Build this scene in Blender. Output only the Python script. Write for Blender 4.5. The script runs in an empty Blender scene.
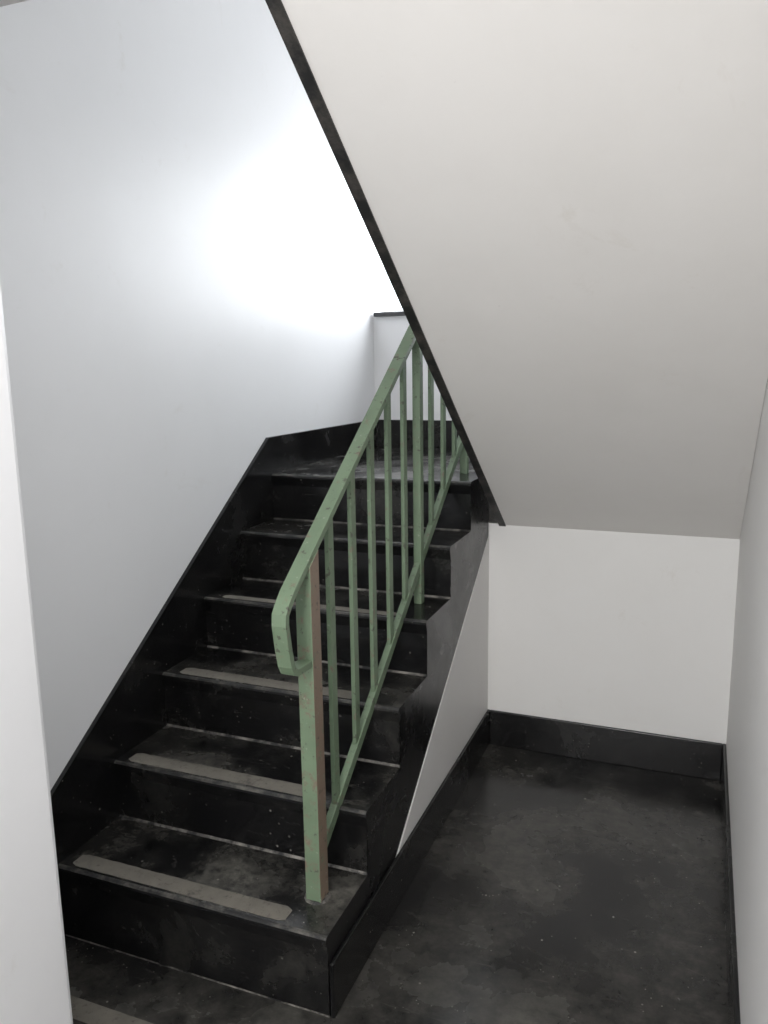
import bpy, bmesh, math
from mathutils import Matrix, Vector
import random
random.seed(4)
sc=bpy.context.scene
try:
    sc.view_settings.view_transform='Standard'
    sc.view_settings.look='None'
except Exception as e: print(e)

# ------------------------------------------------ dimensions (metres)
H1=.219; H=.18; T=.249; W=.805; OV=.009
XL=-.012; XR=1.703; D=1.508; L=2.354
ZL=H1+5*H            # half landing level
ZS=.915; MS=.715     # soffit of the upper flight
XS=.846              # outer face of upper flight
BB=.147
FL2=2.50; CZ=2.33
YF=-4.2              # entry side wall

# ------------------------------------------------ materials
def newmat(n):
    m=bpy.data.materials.new(n); m.use_nodes=True
    nt=m.node_tree; nt.nodes.clear()
    o=nt.nodes.new('ShaderNodeOutputMaterial'); b=nt.nodes.new('ShaderNodeBsdfPrincipled')
    nt.links.new(b.outputs[0],o.inputs[0])
    tc=nt.nodes.new('ShaderNodeTexCoord')
    return m,nt,b,tc
def noise(nt,tc,scale,detail=4,rough=.6,mapscale=None,dist=0):
    n=nt.nodes.new('ShaderNodeTexNoise'); n.inputs['Scale'].default_value=scale
    n.inputs['Detail'].default_value=detail; n.inputs['Roughness'].default_value=rough
    n.inputs['Distortion'].default_value=dist
    if mapscale:
        mp=nt.nodes.new('ShaderNodeMapping'); mp.inputs['Scale'].default_value=mapscale
        nt.links.new(tc.outputs['Object'],mp.inputs[0]); nt.links.new(mp.outputs[0],n.inputs['Vector'])
    else: nt.links.new(tc.outputs['Object'],n.inputs['Vector'])
    return n.outputs['Fac']
def ramp(nt,src,a,b,ca=(0,0,0,1),cb=(1,1,1,1)):
    r=nt.nodes.new('ShaderNodeValToRGB'); e=r.color_ramp.elements
    e[0].position=a; e[1].position=b; e[0].color=ca; e[1].color=cb
    nt.links.new(src,r.inputs[0]); return r.outputs[0]
def mix(nt,fac,a,b):
    m=nt.nodes.new('ShaderNodeMix'); m.data_type='RGBA'
    if isinstance(fac,(int,float)): m.inputs[0].default_value=fac
    else: nt.links.new(fac,m.inputs[0])
    for s,v in ((6,a),(7,b)):
        if isinstance(v,tuple): m.inputs[s].default_value=(*v[:3],1)
        else: nt.links.new(v,m.inputs[s])
    return m.outputs[2]
def math_(nt,op,a,b):
    m=nt.nodes.new('ShaderNodeMath'); m.operation=op
    for s,v in ((0,a),(1,b)):
        if isinstance(v,(int,float)): m.inputs[s].default_value=v
        else: nt.links.new(v,m.inputs[s])
    return m.outputs[0]
def bump(nt,b,src,strength,dist=.002):
    bp=nt.nodes.new('ShaderNodeBump'); bp.inputs['Strength'].default_value=strength; bp.inputs['Distance'].default_value=dist
    nt.links.new(src,bp.inputs['Height']); nt.links.new(bp.outputs[0],b.inputs['Normal'])

def paint(name,col,dirt,rough=.45,amount=.5):
    m,nt,b,tc=newmat(name)
    f=ramp(nt,noise(nt,tc,1.6,6,.65),.42,.75)
    f=math_(nt,'MULTIPLY',f,amount)
    c=mix(nt,f,col,dirt)
    sp=ramp(nt,noise(nt,tc,38,3,.6),.74,.80)
    c=mix(nt,math_(nt,'MULTIPLY',sp,.2),c,tuple(x*.8 for x in dirt))
    sm=ramp(nt,noise(nt,tc,5,6,.75,dist=.8),.62,.74)
    c=mix(nt,math_(nt,'MULTIPLY',sm,.25),c,tuple(x*k for x,k in zip(dirt,(.84,.80,.74))))
    nt.links.new(c,b.inputs['Base Color'])
    b.inputs['Roughness'].default_value=rough
    s=math_(nt,'ADD',math_(nt,'MULTIPLY',noise(nt,tc,2.2,2,.5,mapscale=(1,1,.35)),2.),math_(nt,'MULTIPLY',noise(nt,tc,60,2,.5),.05))
    bump(nt,b,s,.3,.006)
    return m
M_wall=paint('wall_paint_gloss',(.86,.862,.875),(.81,.81,.818),.42,.5)
M_wall2=paint('wall_paint_matt',(.80,.79,.775),(.74,.725,.70),.6,.5)
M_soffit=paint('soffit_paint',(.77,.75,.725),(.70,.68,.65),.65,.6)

def blackstone(name,patch=.5,speck=.6,rough=(.25,.55),base=(.006,.006,.0065),dust=(.15,.143,.125),scale=1.,lo=.47,hi=.70,mott=.15,spots=(),nr=.62,scuff=.35,flo=.30,fhi=.70):
    m,nt,b,tc=newmat(name)
    big=noise(nt,tc,3.2*scale,8,nr,dist=.3)
    src=big
    for (c0,rad,amt) in spots:      # trodden, scuffed areas
        d=nt.nodes.new('ShaderNodeVectorMath'); d.operation='DISTANCE'
        nt.links.new(tc.outputs['Object'],d.inputs[0]); d.inputs[1].default_value=c0
        k=nt.nodes.new('ShaderNodeMapRange'); k.interpolation_type='SMOOTHSTEP'
        k.inputs[1].default_value=0; k.inputs[2].default_value=rad; k.inputs[3].default_value=amt; k.inputs[4].default_value=0
        nt.links.new(d.outputs['Value'],k.inputs[0])
        src=math_(nt,'ADD',src,k.outputs[0])
    f1=math_(nt,'MULTIPLY',ramp(nt,src,lo,hi),patch)
    fine=noise(nt,tc,34*scale,6,.72)
    f1=math_(nt,'MULTIPLY',f1,ramp(nt,fine,flo,fhi))
    c=mix(nt,f1,base,dust)
    sc1=ramp(nt,noise(nt,tc,9,5,.7,mapscale=(1,4,4),dist=1.2),.60,.70)
    c=mix(nt,math_(nt,'MULTIPLY',sc1,scuff*patch),c,dust)
    mot=ramp(nt,noise(nt,tc,120,3,.7),.5,.74)
    c=mix(nt,math_(nt,'MULTIPLY',mot,mott),c,(.07,.066,.058))
    for vs,th in ((26,.10),(61,.13)):
        v=nt.nodes.new('ShaderNodeTexVoronoi'); v.inputs['Scale'].default_value=vs; nt.links.new(tc.outputs['Object'],v.inputs['Vector'])
        sp=ramp(nt,v.outputs['Distance'],th*.5,th,(1,1,1,1),(0,0,0,1))
        gate=ramp(nt,noise(nt,tc,7+vs*.1,3,.6),.54,.60)
        sp=math_(nt,'MULTIPLY',math_(nt,'MULTIPLY',sp,gate),speck)
        c=mix(nt,sp,c,(.26,.25,.22))
    nt.links.new(c,b.inputs['Base Color'])
    b.inputs['Specular IOR Level'].default_value=.48
    r=nt.nodes.new('ShaderNodeMapRange'); r.inputs[3].default_value=rough[0]; r.inputs[4].default_value=rough[1]
    r.inputs[1].default_value=.38; r.inputs[2].default_value=.70
    nt.links.new(src,r.inputs[0]); nt.links.new(r.outputs[0],b.inputs['Roughness'])
    bump(nt,b,math_(nt,'ADD',noise(nt,tc,6,3,.5),math_(nt,'MULTIPLY',fine,.2)),.22,.003)
    return m
tread_spots=[((.40,i*T+.15,H1+i*H),.32,.10-.012*i) for i in range(5)]+[((.74,.15,H1),.12,.13)]
M_black=blackstone('black_granolithic_tread',.9,.8,(.13,.36),dust=(.18,.172,.15),lo=.44,hi=.74,scale=1.3,spots=tread_spots)
M_riser=blackstone('black_painted_riser',.35,.7,(.15,.34),scale=1.4,lo=.50,hi=.76,scuff=.3)
M_side=blackstone('black_painted_stringer',.25,.8,(.2,.42),scale=1.2,hi=.8,scuff=.25)
M_floor=blackstone('black_floor',.9,1.,(.10,.34),scale=.66,lo=.45,hi=.82,dust=(.21,.20,.175),nr=.59,scuff=.16,flo=.22,fhi=.78,
   spots=[((1.0,.25,0),.34,.20),((1.30,.10,0),.28,.22),((1.22,.95,0),.55,.10),((.40,-.1,0),.4,.08)])
M_skirt=blackstone('black_baseboard_paint',.18,.8,(.15,.34),scale=1.5,hi=.8,scuff=.25)

def edgewear(name,lo,hi,c1):
    m,nt,b,tc=newmat(name)
    f=ramp(nt,noise(nt,tc,16,6,.75),lo,hi)
    nt.links.new(mix(nt,f,(.012,.012,.012),c1),b.inputs['Base Color'])
    b.inputs['Roughness'].default_value=.5
    return m
M_nose=edgewear('worn_nosing',.46,.74,(.16,.15,.13))
M_dust=edgewear('dusty_joint',.42,.64,(.30,.28,.25))
M_edge=edgewear('chipped_black_edge',.45,.72,(.09,.08,.07))
def stripmat():
    m,nt,b,tc=newmat('grip_strip_grey')
    f=ramp(nt,noise(nt,tc,14,6,.7),.36,.7)
    c=mix(nt,f,(.185,.17,.142),(.135,.125,.105))
    c=mix(nt,ramp(nt,noise(nt,tc,8,7,.8),.57,.69),c,(.06,.055,.048))
    nt.links.new(mix(nt,ramp(nt,noise(nt,tc,60,4,.7),.57,.73),c,(.07,.063,.055)),b.inputs['Base Color'])
    b.inputs['Roughness'].default_value=.85
    bump(nt,b,noise(nt,tc,300,2,.5),.5,.001)
    return m
M_strip=stripmat()
def railmat(name,lo,hi,green=(.175,.245,.155),rust=(.19,.14,.105)):
    m,nt,b,tc=newmat(name)
    f=ramp(nt,noise(nt,tc,24,6,.75),lo,hi)
    g=mix(nt,ramp(nt,noise(nt,tc,9,3,.5),.3,.75),green,tuple(x*.78 for x in green))
    c=mix(nt,f,g,rust)
    hl=ramp(nt,noise(nt,tc,75,3,.7),.66,.71)
    c=mix(nt,math_(nt,'MULTIPLY',hl,.5),c,(.42,.46,.38))
    dk=ramp(nt,noise(nt,tc,50,4,.7),.60,.66)
    c=mix(nt,math_(nt,'MULTIPLY',dk,.75),c,(.05,.04,.033))
    nt.links.new(c,b.inputs['Base Color']); b.inputs['Roughness'].default_value=.48
    bump(nt,b,noise(nt,tc,55,5,.7),.35,.002)
    return m
M_green=railmat('green_rail_paint',.58,.67)
M_rust=railmat('green_rail_paint_worn',.53,.62)
M_brown=railmat('rail_paint_rusty_side',.30,.46,rust=(.23,.17,.125))
def plain(name,col,rough=.5):
    m,nt,b,tc=newmat(name)
    nt.links.new(mix(nt,ramp(nt,noise(nt,tc,20,3,.5),.4,.7),col,tuple(x*.88 for x in col)),b.inputs['Base Color'])
    b.inputs['Roughness'].default_value=rough; return m
M_frame=plain('window_frame_paint',(.78,.79,.80),.4)
M_sill=plain('black_sill',(.03,.03,.032),.3)

# ------------------------------------------------ mesh helpers
def finish(name,bm,mats,parent=None,smooth=False,bevel=0):
    bmesh.ops.recalc_face_normals(bm,faces=bm.faces)
    me=bpy.data.meshes.new(name); bm.to_mesh(me); bm.free()
    for m in mats: me.materials.append(m)
    o=bpy.data.objects.new(name,me); sc.collection.objects.link(o)
    if bevel:
        md=o.modifiers.new('b','BEVEL'); md.width=bevel; md.segments=2; md.limit_method='ANGLE'
    if parent: o.parent=parent
    return o
def addbox(bm,x0,x1,y0,y1,z0,z1,mi=0):
    v=[bm.verts.new((x,y,z)) for x in (x0,x1) for y in (y0,y1) for z in (z0,z1)]
    for q in ((0,1,3,2),(4,6,7,5),(0,4,5,1),(2,3,7,6),(0,2,6,4),(1,5,7,3)):
        f=bm.faces.new([v[i] for i in q]); f.material_index=mi
def box(name,x0,x1,y0,y1,z0,z1,mat,parent=None,bevel=0):
    bm=bmesh.new(); addbox(bm,x0,x1,y0,y1,z0,z1); return finish(name,bm,[mat],parent,bevel=bevel)
def extrude_profile(bm,pts,x0,x1,segm=None,capm=0,caps=True):
    a=[bm.verts.new((x0,y,z)) for y,z in pts]; b=[bm.verts.new((x1,y,z)) for y,z in pts]
    n=len(pts)
    for i in range(n):
        j=(i+1)%n
        f=bm.faces.new((a[i],a[j],b[j],b[i])); f.material_index=segm[i] if segm else 0
    if caps:
        f1=bm.faces.new(a); f2=bm.faces.new(b[::-1])
        for f in (f1,f2): f.material_index=capm
        bmesh.ops.triangulate(bm,faces=[f1,f2],ngon_method='EAR_CLIP')
    return a,b
def prism(name,pts,x0,x1,mat,parent=None,bevel=0):
    bm=bmesh.new(); extrude_profile(bm,pts,x0,x1); return finish(name,bm,[mat],parent,bevel=bevel)
def empty(name):
    e=bpy.data.objects.new(name,None); sc.collection.objects.link(e); return e

# ------------------------------------------------ lower staircase
def under(y): return .17+.692*(y-.49)
pts=[];sm=[];starts=[]
def add(y,z,m): pts.append((y,z)); sm.append(m)
for i in range(6):
    zb=0 if i==0 else H1+(i-1)*H; zt=H1+i*H; y=i*T
    starts.append(len(pts))
    add(y-.006 if i else y,zb,2)
    add(y,zb+.005,1)
    add(y-.001,zt-.045,1)
    add(y-OV,zt-.012,1)
    add(y-OV+.001,zt-.006,3)
    add(y-OV+.005,zt-.0015,3)
    add(y-OV+.011,zt,0)
e_top=len(pts); add(1.50,ZL,4)
ulist=[1.50]+[i*T for i in (5,4,3,2,1)]
u_idx={}
for k,yy in enumerate(ulist):
    u_idx[k]=len(pts); add(yy,max(under(yy),0.0005),4)
add(.2,0.0,4)
bm=bmesh.new(); a,b=extrude_profile(bm,pts,0,W,sm,4,caps=False)
last=len(pts)-1
for i in range(6):
    s=starts[i]; e=starts[i+1] if i<5 else e_top
    right=u_idx[5-i]
    left=u_idx[6-i] if i>0 else last
    idx=list(range(s,e+1))+[right]+([left] if left!=right else [])
    for ring,rev in ((a,False),(b,True)):
        vs=[ring[q] for q in idx]
        if rev: vs=vs[::-1]
        f=bm.faces.new(vs); f.material_index=4
bmesh.ops.triangulate(bm,faces=[f for f in bm.faces if len(f.verts)>4],ngon_method='EAR_CLIP')
stair=empty('staircase')
finish('steps',bm,[M_black,M_riser,M_dust,M_nose,M_side],stair)
for k,(xa,xb) in enumerate([(.035,.685),(.035,.635),(.05,.66),(.06,.70)]):
    zt=H1+k*H; y0=k*T-OV+.018
    bm=bmesh.new()
    w=.052 if k<3 else .034
    n=40; lo=[];hi=[]
    for q in range(n+1):
        x=xa+(xb-xa)*q/n
        e=.0 if 0<q<n else .008
        lo.append(bm.verts.new((x,y0+e+random.uniform(-.0008,.0008),zt+.0012)))
        hi.append(bm.verts.new((x,y0+w-e+random.uniform(-.0012,.0008),zt+.0012)))
    for q in range(n): bm.faces.new((lo[q],lo[q+1],hi[q+1],hi[q]))
    r=bmesh.ops.extrude_face_region(bm,geom=bm.faces[:])
    for v in r['geom']:
        if isinstance(v,bmesh.types.BMVert): v.co.z-=.0011
    finish('grip_strip_%d'%(k+1),bm,[M_strip],stair)
box('grip_strip_floor',.04,.68,-.220,-.165,.0002,.0014,M_strip,stair)
prism('wall_skirting',[(-.38,0),(-.38,.155),(0,.42),(1.23,1.262),(1.262,1.262),(2.34,1.255),(2.34,1.0),(1.4,.9),(.1,0)],XL,0.0015,M_skirt,stair)
prism('wall_spandrel',[(.262,0),(D,0),(D,under(D)-.002),],.72,W+.002,M_wall2)
box('baseboard_spandrel',W+.002,W+.013,.0,D,0,BB,M_skirt,bevel=.003)

# ------------------------------------------------ half landing
lan=empty('half_landing')
box('slab',XL,XR-.001,1.501,L-.001,ZS+.01,ZL,M_black,lan)
box('baseboard_rear',0.0015,XR,L-.012,L,ZL,ZL+.135,M_skirt,bevel=.002)
box('baseboard_landing_right',XR-.012,XR,1.45,L-.012,ZL,ZL+.135,M_skirt)

# ------------------------------------------------ upper flight
up=empty('upper_stair_flight')
YT=-.46; RU=(FL2-ZL)/7
def zso(y): return ZS+MS*(D-y)
def upper_profile(off=0):
    P=[(1.508,ZS-off),(1.508,ZL)]
    for j in range(7):
        y=1.30-T*j; z=ZL+RU*(j+1)
        P+= [(y,z-RU),(y+.01,z-.02),(y+.01,z)]
    P+=[(YT,FL2),(YT,zso(YT)-off)]
    return P
P=upper_profile()
bm=bmesh.new(); n=len(P); segs=[1]*n; segs[n-1]=0
extrude_profile(bm,P,XS+.026,XR-.001,segs,1)
finish('flight_and_soffit',bm,[M_soffit,M_black],up)
P=upper_profile(.005)
bm=bmesh.new(); extrude_profile(bm,P,XS,XS+.026,[0]*len(P),0)
finish('outer_stringer',bm,[M_edge],up)

P=[(-.02,CZ-.02),(1.5,CZ+.69*1.5),(L-.001,CZ+.69*1.5),(L-.001,FL2+ZL),(1.2,FL2+ZL)]
for i in range(4,-1,-1):
    P+=[((i+1)*T,FL2+H1+i*H),(i*T,FL2+H1+i*H)]
P+=[(0,FL2),(-.02,FL2)]
prism('overhead_stair_flight',P,XL,W,M_soffit)  # next stair flight up, steps included, seen from its sloped underside
box('landing_above',W+.001,XR,1.5,L-.001,CZ+1.035,FL2+ZL,M_soffit)  # slab of the next landing up

# ------------------------------------------------ shell
box('floor',-.2,XR+.1,YF,D+.02,-.12,0,M_floor)
bm=bmesh.new()
addbox(bm,XL,XR,YF,YT-.001,CZ,FL2); addbox(bm,XL,XS-.04,YT-.001,-.021,CZ,FL2)
finish('ceiling',bm,[M_soffit])
box('wall_left',XL-.12,XL,-.6,L+.15,-.1,4.6,M_wall)
box('wall_right',XR,XR+.12,YF,L+.15,-.1,4.6,M_wall2)
box('wall_under_landing',W-.08,XR,D,D+.1,0,ZS+.005,M_wall2)
box('baseboard_far',W+.013,XR-.012,D-.012,D,0,BB,M_skirt,bevel=.003)
box('baseboard_right',XR-.012,XR,YF,D,0,BB,M_skirt,bevel=.003)
bm=bmesh.new(); addbox(bm,XL-.12,.515,YF,-.49,0,CZ)
finish('wall_near_left',bm,[M_wall],bevel=.012)
wz0,wz1,wx0,wx1=1.772,2.56,XL,1.62
bm=bmesh.new()
addbox(bm,XL,XR,L,L+.15,0,wz0); addbox(bm,XL,XR,L,L+.15,wz1,4.6)
addbox(bm,wx1,XR,L,L+.15,wz0,wz1)
finish('wall_rear',bm,[M_wall])
win=empty('window_1')
box('sill',0.0,XR,L-.03,L+.12,wz0-.004,wz0+.016,M_sill,win,bevel=.003)
bm=bmesh.new(); fy0,fy1=L+.11,L+.14
addbox(bm,wx0,wx1,fy0,fy1,wz0+.016,wz0+.03); addbox(bm,wx0,wx1,fy0,fy1,wz1-.03,wz1)
for xx in (.52,1.06,wx1-.03): addbox(bm,xx,xx+.022,fy0,fy1,wz0+.03,wz1-.03)
finish('frame',bm,[M_frame],win,bevel=.003)
box('ceiling_stairwell',XL-.12,XR+.12,YF,L+.15,4.6,4.7,M_soffit)
vz0,vz1,vx0,vx1=.35,2.2,.60,1.65
bm=bmesh.new()
addbox(bm,XL-.12,XR+.12,YF-.1,YF,0,vz0); addbox(bm,XL-.12,XR+.12,YF-.1,YF,vz1,4.6)
addbox(bm,XL-.12,vx0,YF-.1,YF,vz0,vz1); addbox(bm,vx1,XR+.12,YF-.1,YF,vz0,vz1)
finish('wall_front',bm,[M_wall2])
fill_win=empty('fill_window')  # invented opening behind the camera, dresses the fill light
bm=bmesh.new()
addbox(bm,vx0,vx1,YF-.08,YF-.04,vz0,vz0+.04); addbox(bm,vx0,vx1,YF-.08,YF-.04,vz1-.04,vz1)
for xx in (vx0,(vx0+vx1)/2-.02,vx1-.04): addbox(bm,xx,xx+.04,YF-.08,YF-.04,vz0+.04,vz1-.04)
finish('fill_window_frame',bm,[M_frame],fill_win,bevel=.003)

# added fill lamp, out of view, to brighten the side walls and pier
lamp=empty('fill_lamp')
bm=bmesh.new(); bmesh.ops.create_cone(bm,cap_ends=True,segments=40,radius1=.24,radius2=.26,depth=.05,matrix=Matrix.Translation((1.0,-1.05,CZ-.026)))
finish('fill_lamp_housing',bm,[M_frame],lamp,bevel=.008)

# ------------------------------------------------ railing
rail=empty('stair_railing'); RX=.72
def zh(y): return 1.018+.700*y
def zb_(y): return .226+.728*y
def ribbon(name,path,w,th,mat):
    bm=bmesh.new(); rings=[]
    n=len(path)
    for i,(y,z) in enumerate(path):
        a=path[max(i-1,0)]; b=path[min(i+1,n-1)]
        d=Vector((b[0]-a[0],b[1]-a[1])).normalized(); nn=Vector((-d.y,d.x))*th/2
        rings.append([bm.verts.new((RX+sx*w/2,y+s*nn.x,z+s*nn.y)) for sx,s in ((-1,-1),(1,-1),(1,1),(-1,1))])
    for i in range(n-1):
        for k in range(4):
            bm.faces.new((rings[i][k],rings[i][(k+1)%4],rings[i+1][(k+1)%4],rings[i+1][k]))
    bm.faces.new(rings[0]); bm.faces.new(rings[-1][::-1])
    return finish(name,bm,[mat],rail,bevel=.0015)
YE=1.47
path=[(YE,zh(YE))]+[(y,zh(y)) for y in (1.2,.9,.6,.3,.1,.03)]
path+=[(.004,1.015),(-.010,.998),(-.012,.975),(-.003,.92),(.008,.875),(.018,.858),(.034,.850),(.104,.846)]
ribbon('handrail',path,.036,.017,M_green)
ribbon('bottom_rail',[(.12,zb_(.12)),(.7,zb_(.7)),(YE,zb_(YE))],.020,.029,M_green)
def vbar(name,y,w,d,z0,z1,mats):
    bm=bmesh.new()
    pts=[(y-d/2,z0),(y+d/2,z0),(y+d/2,z1(y+d/2)),(y-d/2,z1(y-d/2))]
    extrude_profile(bm,pts,RX-w/2,RX+w/2)
    if len(mats)>1:
        for f in bm.faces:
            if abs(f.calc_center_median().x-(RX+w/2))<1e-4: f.material_index=1
    return finish(name,bm,mats,rail,bevel=.0015)
top=lambda y: zh(y)-.006
vbar('newel_post',.122,.041,.046,H1,top,[M_rust,M_brown])
vbar('middle_post',.917,.026,.030,H1+3*H,top,[M_green])
vbar('landing_post',1.455,.028,.030,ZL,top,[M_green])
for i,y in enumerate([.245,.385,.52,.652,.785,1.05,1.185,1.32]):
    vbar('baluster_%d'%(i+1),y,.012,.029,zb_(y)-.004,top,[M_green])
bm=bmesh.new(); bmesh.ops.create_cone(bm,cap_ends=True,segments=12,radius1=.034,radius2=.028,depth=.004,matrix=Matrix.Translation((RX,.122,H1+.0021)))
finish('newel_foot',bm,[M_dust],rail)

# ------------------------------------------------ light
w=bpy.data.worlds.new('sky'); sc.world=w; w.use_nodes=True
w.node_tree.nodes['Background'].inputs[0].default_value=(.9,.95,1,1); w.node_tree.nodes['Background'].inputs[1].default_value=2.5
def area(name,loc,rot,sx,sy,p,col,shape='RECTANGLE'):
    l=bpy.data.lights.new(name,'AREA'); l.shape=shape; l.size=sx
    if shape=='RECTANGLE': l.size_y=sy
    l.energy=p; l.color=col
    o=bpy.data.objects.new(name,l); o.location=loc; o.rotation_euler=rot; sc.collection.objects.link(o); return o
area('daylight_rear_window',((wx0+wx1)/2,L+.30,(wz0+wz1)/2),(math.radians(-90),0,0),1.7,.85,37,(.925,.96,1))
area('fill_light_entry',((vx0+vx1)/2,YF-.25,(vz0+vz1)/2),(math.radians(90),0,0),1.1,1.9,80,(1,.985,.965))  # added fill from behind the camera for soffit and far wall
area('fill_lamp_light',(1.0,-1.05,CZ-.056),(0,0,0),.44,.44,14,(.985,.985,1),'DISK')  # added fill above the camera, no known fitting there

# ------------------------------------------------ camera
f,pi,ya,ro=803.239,-.183,-.378,-.015
fw=Vector((math.sin(ya)*math.cos(pi),math.cos(ya)*math.cos(pi),math.sin(pi)))
r=Vector((math.cos(ya),-math.sin(ya),0)); u=r.cross(fw)
r,u=r*math.cos(ro)+u*math.sin(ro),-r*math.sin(ro)+u*math.cos(ro)
cam=bpy.data.cameras.new('camera'); co=bpy.data.objects.new('camera',cam); sc.collection.objects.link(co)
m=Matrix((r,u,-fw)).transposed().to_4x4(); m.translation=Vector((1.559,-1.498,1.538)); co.matrix_world=m
cam.sensor_fit='HORIZONTAL'; cam.sensor_width=36; cam.lens=f/768*36; cam.clip_start=.02
sc.camera=co
